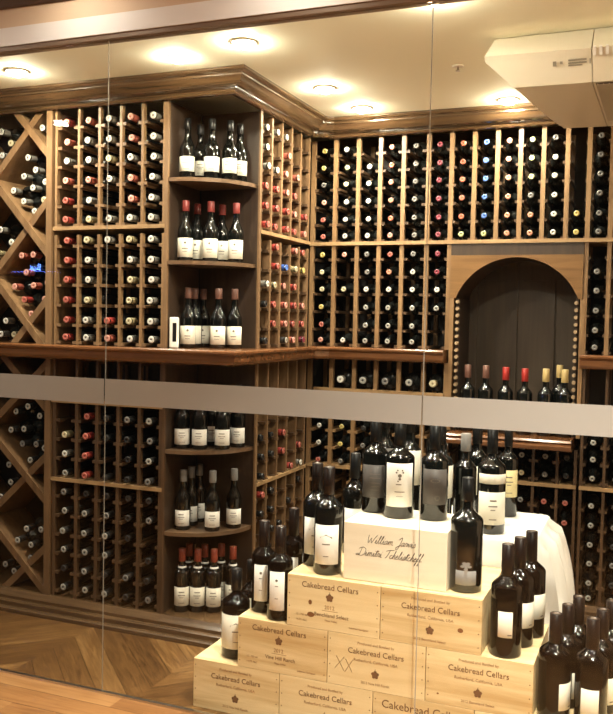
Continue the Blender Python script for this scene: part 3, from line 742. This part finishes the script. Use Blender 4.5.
def knot(cr, x, z, r1, r2):
    bm = bmesh.new(); prism(bm, [(x+r1*math.cos(t), z+r2*math.sin(t)) for t in [2*PI*k/12 for k in range(12)]], 'Y', -.0003, -.0001)
    obj('knot', bm, M['knot'], cr, loc=(0, 0, 0))
h = .190; Y0 = 2.905
c = [
 crate(-1.625, -1.262, 0, Y0, 1, 'pale wooden wine crate at the bottom left corner of the stack'),
 crate(-1.262, -.900, 0, Y0, 1, 'pale wooden wine crate in the bottom row, second from the left', mat='pine2'),
 crate(-.900, -.540, 0, Y0, 3, 'pale wooden bottom row crate with the largest bold lettering', mat='pine'),
 crate(-.540, -.180, 0, Y0, 1, 'pale wooden bottom row crate under the right group of dark bottles', mat='pine2'),
 crate(-.180, .180, 0, Y0, 1, 'pale wooden crate at the far right end of the bottom row', mat='pine2'),
 crate(-1.437, -1.075, h, Y0, 2, 'wooden crate at the left end of the second row reading Vine Hill Ranch'),
 crate(-1.075, -.712, h, Y0, 1, 'wooden crate in the middle of the second row with faint scribble', mat='pine2'),
 crate(-.712, -.348, h, Y0, 1, 'wooden crate at the right end of the second row', vine='Benchland Select'),
 crate(-1.238, -.880, 2*h, Y0, 2, 'wooden crate on the third row, left, reading Benchland Select', vine='Benchland Select', mat='pine2'),
 crate(-.880, -.522, 2*h, Y0, 1, 'wooden crate on the third row, right, under the signed box', vine='Benchland Select'),
]
knot(c[7], .045, .035, .004, .003); knot(c[9], .285, .075, .010, .008); knot(c[8], .092, .095, .007, .009); knot(c[8], .095, .05, .014, .010)
bm = bmesh.new()
for pts in ([(.035, .105), (.065, .055)], [(.065, .105), (.03, .06)], [(.07, .10), (.095, .055)], [(.098, .10), (.068, .052)]):
    tube(bm, [(p[0], -.0006, p[1]) for p in pts], .0008, 5)
obj('pen_scribble', bm, M['inkl'], c[6], loc=(0, 0, 0))
# signed box
sx0, sx1, sz0, sy0 = -1.032, -.655, 3*h, 2.935
r = thing('signed_wooden_box', 'cream-white wooden box signed in black ink on top of the crates', 'box', (sx0, sy0, sz0+.0005))
W2, H2, D2 = sx1-sx0, .207, .30
obj('front_panel', boxm(0, W2, 0, .014, 0, H2), M['pine3'], r, loc=(0, 0, 0), bev=.002)
obj('back_panel', boxm(0, W2, D2-.014, D2, 0, H2), M['pine3'], r, loc=(0, 0, 0))
for a, b in ((0, .011), (W2-.011, W2)): obj('side_panel', boxm(a, b, .0141, D2-.0141, 0, H2-.0088), M['pine3'], r, loc=(0, 0, 0))
obj('lid', boxm(0, W2, .0141, D2-.0141, H2-.0087, H2), M['pine3'], r, loc=(0, 0, 0))
# cursive handwriting from stroke skeletons (x advance, strokes in units of x-height)
G = {
 'W': (1.9, [[(0,1.9),(.15,.9),(.45,0),(.8,1.2),(1.1,0),(1.45,1.1),(1.8,2.0)]]),
 'i': (.5, [[(-.05,.1),(.15,.9),(.2,.1),(.4,0),(.5,.15)], [(.25,1.35),(.27,1.42)]]),
 'l': (.55, [[(-.05,.15),(.3,1.3),(.35,1.9),(.2,1.8),(.15,.6),(.3,0),(.5,.15)]]),
 'a': (.75, [[(.5,.9),(.15,.85),(0,.4),(.15,0),(.45,.5),(.5,.9),(.5,.15),(.75,.15)]]),
 'm': (1.2, [[(-.05,.2),(.12,.9),(.15,0),(.2,.7),(.45,.9),(.5,0),(.55,.7),(.8,.9),(.9,.1),(1.2,.15)]]),
 'J': (1.1, [[(.2,1.5),(.7,2.1),(.8,1.2),(.6,-.7),(.2,-.8),(.3,-.2),(1.1,.3)]]),
 'r': (.6, [[(-.05,.15),(.15,1.0),(.3,.8),(.45,.85),(.35,.2),(.6,.15)]]),
 'v': (.7, [[(-.05,.3),(.1,.9),(.3,0),(.55,.9),(.75,.8)]]),
 's': (.55, [[(-.05,.15),(.25,1.0),(.4,.4),(.2,0),(0,.1),(.5,.15)]]),
 'D': (1.5, [[(.3,1.8),(.2,.2),(-.5,.0),(-.2,.35),(.6,-.1),(1.3,.5),(1.2,1.6),(.4,2.0),(-.3,1.6)]]),
 't': (.5, [[(-.05,.15),(.25,1.7),(.2,.2),(.5,.15)], [(0,1.3),(.6,1.45)]]),
 'T': (1.0, [[(-.2,1.7),(.4,1.95),(1.4,2.1)], [(.6,1.9),(.4,.6),(.1,0)]]),
 'c': (.6, [[(.45,.8),(.15,.85),(.0,.3),(.25,0),(.6,.2)]]),
 'h': (.75, [[(-.05,.15),(.3,1.6),(.25,1.9),(.1,0),(.2,.7),(.45,.9),(.5,.1),(.75,.15)]]),
 'e': (.55, [[(-.05,.3),(.35,.7),(.2,.95),(.03,.4),(.2,0),(.55,.2)]]),
 'f': (.6, [[(-.05,.2),(.4,1.7),(.3,2.0),(.15,.5),(.05,-.9),(-.1,-.7),(.2,.1),(.6,.2)]]),
 ' ': (.7, []),
}
def script(bm, s, x, z, u, r_):
    for ch in s:
        adv, st = G[ch]
        for pts in st:
            P = [Vector((a, b)) for a, b in pts]; out = []
            if len(P) == 2: out = P
            else:
                for i in range(len(P)-1):
                    p0, p1, p2, p3 = P[max(i-1, 0)], P[i], P[i+1], P[min(i+2, len(P)-1)]
                    for k in range(5):
                        t = k/5; out.append(.5*((2*p1)+(p2-p0)*t+(2*p0-5*p1+4*p2-p3)*t*t+(3*p1-p0-3*p2+p3)*t**3))
                out.append(P[-1])
            tube(bm, [(x+(q.x+.35*q.y)*u, -.0006, z+q.y*u*.9) for q in out], r_, 4)
        x += adv*u
    return x
bm = bmesh.new(); script(bm, 'William Jarvis', .085, .140, .0165, .0009); obj('ink_signature', bm, M['inks'], r, loc=(0, 0, 0))
bm = bmesh.new(); script(bm, 'Dimitri Tchelistcheff', .055, .092, .0165, .0009); obj('ink_signature', bm, M['inks'], r, loc=(0, 0, 0))

# ------------------------------------------------------------------ covered table behind the crates
TX0, TX1, TY0, TY1, TZ = -1.10, -.415, 3.345, 3.84, .68
r = thing('display_table', 'small display table hidden under a white cloth behind the crates', 'table', (-.76, 3.6, 0))
obj('tabletop', boxm(TX0+.012, TX1-.012, TY0+.012, TY1-.012, TZ-.03, TZ-.006), M['rackshade'], r)
for x in (TX0+.03, TX1-.06):
    for y in (TY0+.03, TY1-.06): obj('leg', boxm(x, x+.03, y, y+.03, 0, TZ-.0305), M['rackshade'], r)
bm = bmesh.new(); ring0 = []; NS = 36
def rrect(t):   # rounded rectangle perimeter parameter 0..1 -> point, outward normal
    cx, cy, hx, hy, rr = (TX0+TX1)/2, (TY0+TY1)/2, (TX1-TX0)/2, (TY1-TY0)/2, .03
    per = [2*(hx-rr), PI/2*rr, 2*(hy-rr), PI/2*rr]*2; tot = sum(per); s = t*tot
    ang = -PI/2; p = Vector((cx-hx+rr, cy-hy)); d = Vector((1, 0))
    for i, L_ in enumerate(per):
        if s <= L_ or i == 7:
            if i % 2 == 0: q = p+d*s; return q, Vector((d.y, -d.x))
            c_ = p+Vector((-d.y, d.x))*rr; a = s/rr; n0 = Vector((d.y, -d.x)); n1 = Vector((n0.x*math.cos(a)-n0.y*math.sin(a), n0.x*math.sin(a)+n0.y*math.cos(a)))
            return c_+n1*rr, n1
        s -= L_
        if i % 2 == 0: p = p+d*L_
        else:
            c_ = p+Vector((-d.y, d.x))*rr; n0 = Vector((d.y, -d.x)); n1 = Vector((-n0.y, n0.x)); p = c_+n1*rr; d = Vector((-d.y, d.x))
NP = 120; rings = []
levels = [(.0, 0), (.004, -.003), (.007, -.012)] + [(None, -k*.04) for k in range(1, 11)]
for li, (off, dz) in enumerate(levels):
    ring = []
    for i in range(NP):
        t = i/NP; q, nn = rrect(t)
        # which side: right side and its corners flare the most
        right = max(0, nn.x)
        depth = -dz
        fold = (.5+.5*math.sin(t*2*PI*15+1.2*math.sin(t*2*PI*5)))
        drop = 1.0 if right > .2 else .9
        if off is None:
            flare = .010+(.34*depth*math.exp(-depth*2.6)+.02)*right*(.35+1.1*fold)+.04*depth if right > .2 else .008+depth*.03*fold
            if nn.y < -.5: flare = .008+depth*.05*fold
            z = TZ+dz*(1+.12*right*math.sin(t*2*PI*7))
        else: flare = off; z = TZ+dz
        ring.append(bm.verts.new((q.x+nn.x*flare, q.y+nn.y*flare, z)))
    rings.append(ring)
bm.faces.new(rings[0][::-1])
for a, b in zip(rings, rings[1:]):
    for i in range(NP): bm.faces.new((a[i], a[(i+1) % NP], b[(i+1) % NP], b[i])).smooth = True
bmesh.ops.recalc_face_normals(bm, faces=bm.faces[:])
o = obj('tablecloth', bm, M['cloth']); tag(o, 'white tablecloth draped over the table behind the crates', 'tablecloth')
sol = o.modifiers.new('thickness', 'SOLIDIFY'); sol.thickness = .0015; sol.offset = 1

# ------------------------------------------------------------------ feature bottles
Z1, Z2, Z3, ZS = h+.0002, 2*h+.0002, 3*h+.0002, 3*h+.208
stand((-1.4925, 3.0, Z1), 'dark bottle with wide cream label alone on the lowest left crate', None, .338, .0545, 'bordeaux', 'glassbr', 'black', .08, [(.040, .172, 1.5, 'label')], .45, pr_barn)
stand((-1.4925, 3.135, Z1), 'dark bottle standing behind the lone bottle on the lowest left crate', None, .338, .0545, 'bordeaux', 'glassbr', 'black', .08, [(.035, .2, 1.2, 'label')], .2, pr_barn)
G_ = 'bottles on the second step at the left'
stand((-1.385, 3.015, Z2), 'tall brown-necked bottle, leftmost on the second step at the left', G_, .345, .046, 'bordeaux', 'glassbr', 'brown', .11, [(.045, .185, .62, 'labelw')], .20, pr_small)
stand((-1.292, 2.960, Z2), 'tall brown-necked bottle nearest the front on the second step at the left', G_, .345, .048, 'bordeaux', 'glassbr', 'brown', .11, [(.04, .185, .62, 'labelw')], .16, pr_small)
stand((-1.325, 3.165, Z2), 'tall dark bottle at the back of the second step at the left', G_, .37, .046, 'bordeaux', 'glassbr', 'brown', .11, [(.04, .185, .62, 'labelw')], .2, pr_small)
G_ = 'bottles on the third step beside the signed box'
stand((-1.194, 3.075, Z3), 'large bottle with cream barn label, left one beside the signed box', G_, .385, .052, 'bordeaux', 'glassb', 'brown', .10, [(.045, .185, .95, 'labelw')], .3, pr_barn)
stand((-1.112, 2.985, Z3), 'large bottle with cream barn label, front one touching the signed box', G_, .39, .052, 'bordeaux', 'glassb', 'brown', .10, [(.04, .185, .95, 'labelw')], .22, pr_barn)
stand((-1.115, 3.29, Z3), 'dark bottle rising behind the left rear corner of the signed box', G_, .40, .048, 'bordeaux', 'glassb', 'black', .10, [(.04, .185, .95, 'labelw')], .35)
# signed box top
G_ = 'bottles standing on the signed box'
def pr_oval(bm, R, z0, z1):
    w = z1-z0; rects(bm, R, [(-.020, .020, z0+w*.72, z0+w*.735), (-.020, .020, z0+w*.60, z0+w*.615), (-.016, .016, z0+w*.45, z0+w*.46), (-.016, .016, z0+w*.34, z0+w*.35), (-.016, .016, z0+w*.24, z0+w*.25)], -PI/2)
def pr_stag(bm, R, z0, z1):
    w = z1-z0; zc = z0+w*.72
    for a, b, rr in ((0, 0, .007), (-.012, .012, .0035), (.012, .012, .0035), (-.008, .02, .003), (.009, .02, .003), (0, -.012, .005), (-.006, -.02, .003)): discp(bm, R, a, zc+b, rr, -PI/2)
    rects(bm, R, [(-.014, .006, zc-.034, zc-.030), (-.018, .018, z0+w*.34, z0+w*.36), (-.012, .012, z0+w*.24, z0+w*.25)], -PI/2)
def pr_seal(bm, R, z0, z1):
    w = z1-z0
    for k in range(16):
        a = 2*PI*k/16; discp(bm, R, .016*math.cos(a), z0+w*.68+.006*math.sin(a), .0016, -PI/2)
        discp(bm, R, .008+.008*math.cos(a), z0+w*.2+.008*math.sin(a), .0012, -PI/2)
FAC = .32
M['print'].node_tree.nodes['Principled BSDF'].inputs['Base Color'].default_value = (.20, .17, .14, 1)
stand((-.990, 3.155, ZS), 'bottle with square grey label, left front on the signed box', G_, .355, .050, 'bordeaux', 'glassb', 'black', .09, [(.058, .182, 1.1, 'labelg')], FAC, pr_oval)
stand((-.880, 3.105, ZS), 'fat bottle with white antlered emblem label, middle front on the signed box', G_, .355, .056, 'bordeaux', 'glassb', 'black', .09, [(.045, .205, .98, 'labelw')], FAC, pr_stag)
stand((-.752, 3.125, ZS), 'bottle with square dark grey label, right front on the signed box', G_, .345, .051, 'bordeaux', 'glassb', 'black', .09, [(.06, .19, .95, 'labelg')], FAC, pr_seal)
# on the cloth
G_ = 'bottles standing on the white tablecloth'
ZT = TZ+.0025
stand((-.594, 3.42, ZT), 'tall bottle with big cream label crossed by a black wave band, on the cloth front', G_, .41, .055, 'bordeaux', 'glassb', 'black', .10, [(.038, .165, 1.15, 'label'), (.197, .235, 1.15, 'label')], FAC, pr_lines)
stand((-.583, 3.745, ZT), 'bottle with yellow label behind the tall cream-label bottle on the cloth', G_, .385, .042, 'bordeaux', 'glassb', 'black', .09, [(.085, .20, 1.1, 'labely')], FAC, pr_lines)
stand((-.715, 3.50, ZT), 'dark bottle on the cloth just left of the cream-label bottle', G_, .37, .046, 'bordeaux', 'glassb', 'pewter', .07, None, FAC)
stand((-.80, 3.42, ZT), 'dark bottle with pale label behind the right end of the signed box', G_, .42, .050, 'bordeaux', 'glassb', 'black', .09, [(.12, .25, 1.0, 'label')], 1.0)
stand((-.93, 3.43, ZT), 'dark bottle with cream label behind the middle of the signed box', G_, .46, .050, 'bordeaux', 'glassb', 'black', .09, [(.16, .30, 1.0, 'label')], FAC)
stand((-1.04, 3.44, ZT), 'dark bottle behind the left part of the signed box', G_, .47, .048, 'bordeaux', 'glassb', 'black', .09, [(.16, .30, 1.0, 'labelg')], FAC)
stand((-.70, 3.66, ZT), 'dark bottle at the back of the cloth behind two others', G_, .40, .044, 'bordeaux', 'glassb', 'black', .09, [(.10, .22, 1.0, 'label')], FAC)
stand((-.86, 3.60, ZT), 'rear dark bottle on the cloth seen above the signed box', G_, .48, .046, 'bordeaux', 'glassb', 'black', .09, None, FAC)
# etched bottle on third step right
def tree(add, h_, R, nr):
    def f():
        bm = bmesh.new()
        for a, b, rr in ((0, .098, .012), (-.012, .093, .008), (.012, .093, .008), (-.006, .104, .008), (.007, .104, .008)): discp(bm, R, a, b, rr, -PI/2, .0004, sq=.6)
        for i in range(4): arc_patch(bm, R, [(-.004-.001*i, .055+.009*i), (.004+.001*i, .055+.009*i), (.004, .065+.009*i), (-.004, .065+.009*i)], -PI/2, .0018+.0001*i)
        return mesh('etched_tree', bm, M['labels'])
    add('etched_tree', f())
stand((-.602, 3.005, Z3), 'black bottle with silver etched tree label right of the signed box', None, .392, .056, 'bordeaux', 'glassb', 'black', .08, [(.028, .078, .66, 'labels')], .20, extra=tree)
# second step right
G_ = 'bottles in line on the second step at the right'
for i, (x, y) in enumerate(((-.452, 2.965), (-.428, 3.078), (-.404, 3.191))):
    stand((x, y, Z2), 'brown-necked bottle with plain cream label, %s in the line on the right second step' % ['front', 'middle', 'rear'][i], G_, .375, .053, 'bordeaux', 'glassbr', 'brown', .12,
          [(.07, .158, .46 if i == 0 else .9, 'label')], .10 if i == 0 else .75, pr_num)
# bottom right group
G_ = 'bottles grouped on the bottom crates at the right'
for x, y, z_, w_, rz in ((-.290, 2.985, 'front', 'left', .95), (-.262, 3.098, 'middle', 'left', 1.0), (-.236, 3.211, 'rear', 'left', .3),
                     (-.172, 2.985, 'front', 'right', .0), (-.148, 3.098, 'middle', 'right', .5), (-.122, 3.211, 'rear', 'right', .9)):
    stand((x, y, Z1), 'brown-necked bottle, %s of the %s line on the bottom right crates' % (z_, w_), G_, .345, .053, 'bordeaux', 'glassbr', 'brown', .11, [(.035, .125, .55, 'label')], rz, pr_num)

# ------------------------------------------------------------------ air conditioner
r = thing('air_conditioner', 'cream ceiling-hung air conditioner at the upper right', 'air conditioner', (-.3, 3.6, 2.6))
def section(x, t):   # t 0..1 end taper inset
    return [(3.42+t*.03, 2.598), (3.34+t*.05, 2.505), (3.355+t*.05, 2.485), (3.415+t*.06, 2.402+t*.03), (4.36, 2.440), (4.40, 2.47), (4.40, 2.598)]
bm = bmesh.new()
LC = [(-.632, 3.425, 2.598), (-.657, 3.355, 2.515), (-.657, 3.37, 2.498), (-.555, 3.43, 2.408), (-.500, 4.10, 2.436), (-.463, 4.36, 2.443), (-.463, 4.40, 2.47), (-.463, 4.40, 2.598)]
S_ = section(0, 0); S_ = S_[:4]+[(4.10, 2.4295)]+S_[4:]
a = [bm.verts.new(p) for p in LC]; b = [bm.verts.new((-.268, y, z)) for y, z in S_]; q = 8
for j in range(q): bm.faces.new((a[j], a[(j+1) % q], b[(j+1) % q], b[j]))
cv = bm.verts.new((-.52, 3.8, 2.53))
for j in range(q): bm.faces.new((a[j], a[(j+1) % q], cv))
bm.faces.new(b); bmesh.ops.recalc_face_normals(bm, faces=bm.faces[:])
obj('casing', bm, M['ac'], r)
bm = bmesh.new(); prism(bm, section(0, 0), 'X', -.265, .75); obj('casing', bm, M['ac'], r)
bm = bmesh.new()
for k in range(44):
    x = -.262+k*.022; prism(bm, [(3.332, 2.506), (3.336, 2.512), (3.3512, 2.4856), (3.347, 2.480)], 'X', x, x+.010)
obj('vent_fins', bm, M['white'], r)
bm = bmesh.new(); prism(bm, [(3.430, 2.3985), (4.20, 2.4298), (4.20, 2.4310), (3.430, 2.4005)], 'X', -.255, .70); obj('intake_grille', bm, M['acdark'], r)
bm = bmesh.new()
for k in range(47): box(bm, -.25+k*.02, -.246+k*.02, 3.43, 3.44, 2.3955, 2.3995)
for k in range(34):
    y = 3.44+k*.0225; z = 2.3985+(y-3.43)*.0406; box(bm, -.255, .7, y, y+.004, z-.004, z-.0005)
obj('grille_bars', bm, M['ac'], r)
def on_face(bm, x0, x1, a, b):   # plates on the sloping lower front face, a..b from top to bottom
    P = lambda t: (3.355+.06*t, 2.485-.083*t); (ya, za), (yb, zb) = P(a), P(b); e = .0008
    prism(bm, [(ya-e, za-e), (ya, za), (yb, zb), (yb-e, zb-e)], 'X', x0, x1)
bm = bmesh.new()
for x0, x1, a, b in ((-.405, -.392, .12, .3), (-.38, -.37, .14, .24), (-.35, -.285, .10, .16), (-.35, -.285, .2, .26), (-.35, -.30, .3, .34), (-.275, -.27, .12, .3)): on_face(bm, x0, x1, a, b)
obj('rating_plate', bm, M['acprint'], r)

# ------------------------------------------------------------------ lamps
def lamp(x, y, z, power, label, rad=.045, trim=.062, group='recessed ceiling lights', spread=2.6, col=(1, .94, .80), emit=True):
    r = thing('recessed_light', label, 'ceiling light', (x, y, z), 0, group)
    bm = bmesh.new(); lathe(bm, [(rad, -.002), (rad+.004, -.007), (trim, -.004), (trim, 0), (rad, 0)], 28); obj('trim_ring', bm, M['alum'], r, loc=(0, 0, 0))
    bm = bmesh.new(); lathe(bm, [(0, -.024), (rad*.5, -.022), (rad*.85, -.015), (rad, -.004), (rad, -.001), (0, -.001)], 28); obj('lens', bm, M['lens'] if z < 2.7 else M['lens2'], r, loc=(0, 0, 0))
    L = bpy.data.lights.new('downlight', 'AREA'); L.shape = 'DISK'; L.size = rad*2; L.energy = power; L.color = col; L.spread = spread
    lo = bpy.data.objects.new('bulb', L); C.objects.link(lo); lo.parent = r; lo.location = (0, 0, -.027)
cel = [(-2.742, 3.194, 1.3, 'recessed light at the far left of the cellar ceiling'), (-1.939, 3.237, .3, 'small dim recessed light left of centre over the shelves'),
       (-1.576, 3.15, 1.2, 'recessed light in front of the corner shelves'), (-1.513, 3.889, 1.1, 'recessed light beside the receding rack'),
       (-1.469, 4.309, 1.0, 'recessed light near the inner corner of the crown moulding'), (-.731, 4.36, 1.0, 'recessed light beside the air conditioner'),
       (-.75, 2.925, 1.4, 'added recessed light out of view over the crate stack'), (.35, 3.12, 1.2, 'recessed light at the right of the crate stack')]  # crate-stack lamp is added just out of view to brighten the crates
for x, y, p, l in cel: lamp(x, y, CEIL, 4.2*p, l, .04 if p > .5 else .028, .056 if p > .5 else .036)
for x, y, p, l, sp in ((-3.827, .807, 9, 'round ceiling light reflected in the left pane', 3.0), (-3.7, 1.95, 10, 'added unseen ceiling light in front of the glass at the far left', 3.0),  # far-left lamp is added out of view to brighten the header
                (-.15, 1.75, 34, 'ceiling light in front of the glass facing the crate stack', 1.75), (.35, 1.35, 20, 'ceiling light in front of the glass at the right', 1.75),
                (.45, .35, 16, 'ceiling light in front of the glass, far to the right and nearer', 3.0)):
    lamp(x, y, 2.82, p, l, .05, .07, 'ceiling lights in front of the glass', sp)
for x in (-3.0, -2.1, -1.2, -.3):  # added lamps, unseen, washing light onto the header
    lamp(x, 2.60, 2.82, .5, 'added small ceiling light brightening the header above the glass', .03, .042, 'added small lights along the header', 3.0)
# sprinkler
r = thing('fire_sprinkler', 'small metal sprinkler head in the middle of the cellar ceiling', 'sprinkler', (-.843, 3.733, CEIL))
bm = bmesh.new(); lathe(bm, [(0, -.003), (.022, -.003), (.026, -.0005), (0, -.0005)], 20); obj('escutcheon', bm, M['alum'], r, loc=(0, 0, 0))
bm = bmesh.new(); lathe(bm, [(0, -.022), (.011, -.022), (.011, -.02), (.004, -.018), (.004, -.0035), (0, -.0035)], 12); obj('deflector', bm, M['steel'], r, loc=(0, 0, 0))
# neon sign behind the viewer, seen mirrored in the glass
ys = 2*YG-6.2
r = thing('neon_sign', 'small blue neon sign with an underline, reflected in the left pane', 'sign', (-5.1, ys, 1.85))
SM = Matrix.Translation((0, .0, .06)) @ Matrix.Rotation(PI, 4, 'Z') @ RXM
text('sign_letters', 'Bos', .085, M['sign'], r, SM, ext=.004)
obj('sign_underline', boxm(-.26, .26, -.004, .004, .020, .026), emis('blue_neon_dim', (.1, .2, 1), 14), r, loc=(0, 0, 0))
obj('mounting_plate', boxm(-.27, .27, -.03, -.012, -.02, .12), M['black'], r, loc=(0, 0, 0))

# ------------------------------------------------------------------ world, camera, view
w = bpy.data.worlds.new('world'); sc.world = w; w.use_nodes = True
w.node_tree.nodes['Background'].inputs[0].default_value = (1, .82, .62, 1); w.node_tree.nodes['Background'].inputs[1].default_value = .025
cam = bpy.data.cameras.new('camera'); co = bpy.data.objects.new('camera', cam); C.objects.link(co); sc.camera = co
cam.sensor_fit = 'VERTICAL'; cam.sensor_height = 36; cam.lens = 869.5/714*36
Rr, Ru, Rf = Vector((.92595208, .37708956, .02040137)), Vector((-.03494265, .03176066, .99888451)), Vector((-.37602096, .92563207, -.04258536))
mw = Matrix((( Rr.x, Ru.x, -Rf.x, 0), (Rr.y, Ru.y, -Rf.y, 0), (Rr.z, Ru.z, -Rf.z, 1.5), (0, 0, 0, 1)))
co.matrix_world = mw; cam.clip_start = .02
sc.view_settings.view_transform = 'Standard'; sc.view_settings.look = 'None'; sc.view_settings.gamma = 1; sc.view_settings.use_curve_mapping = False
sc.view_settings.exposure = 1.0
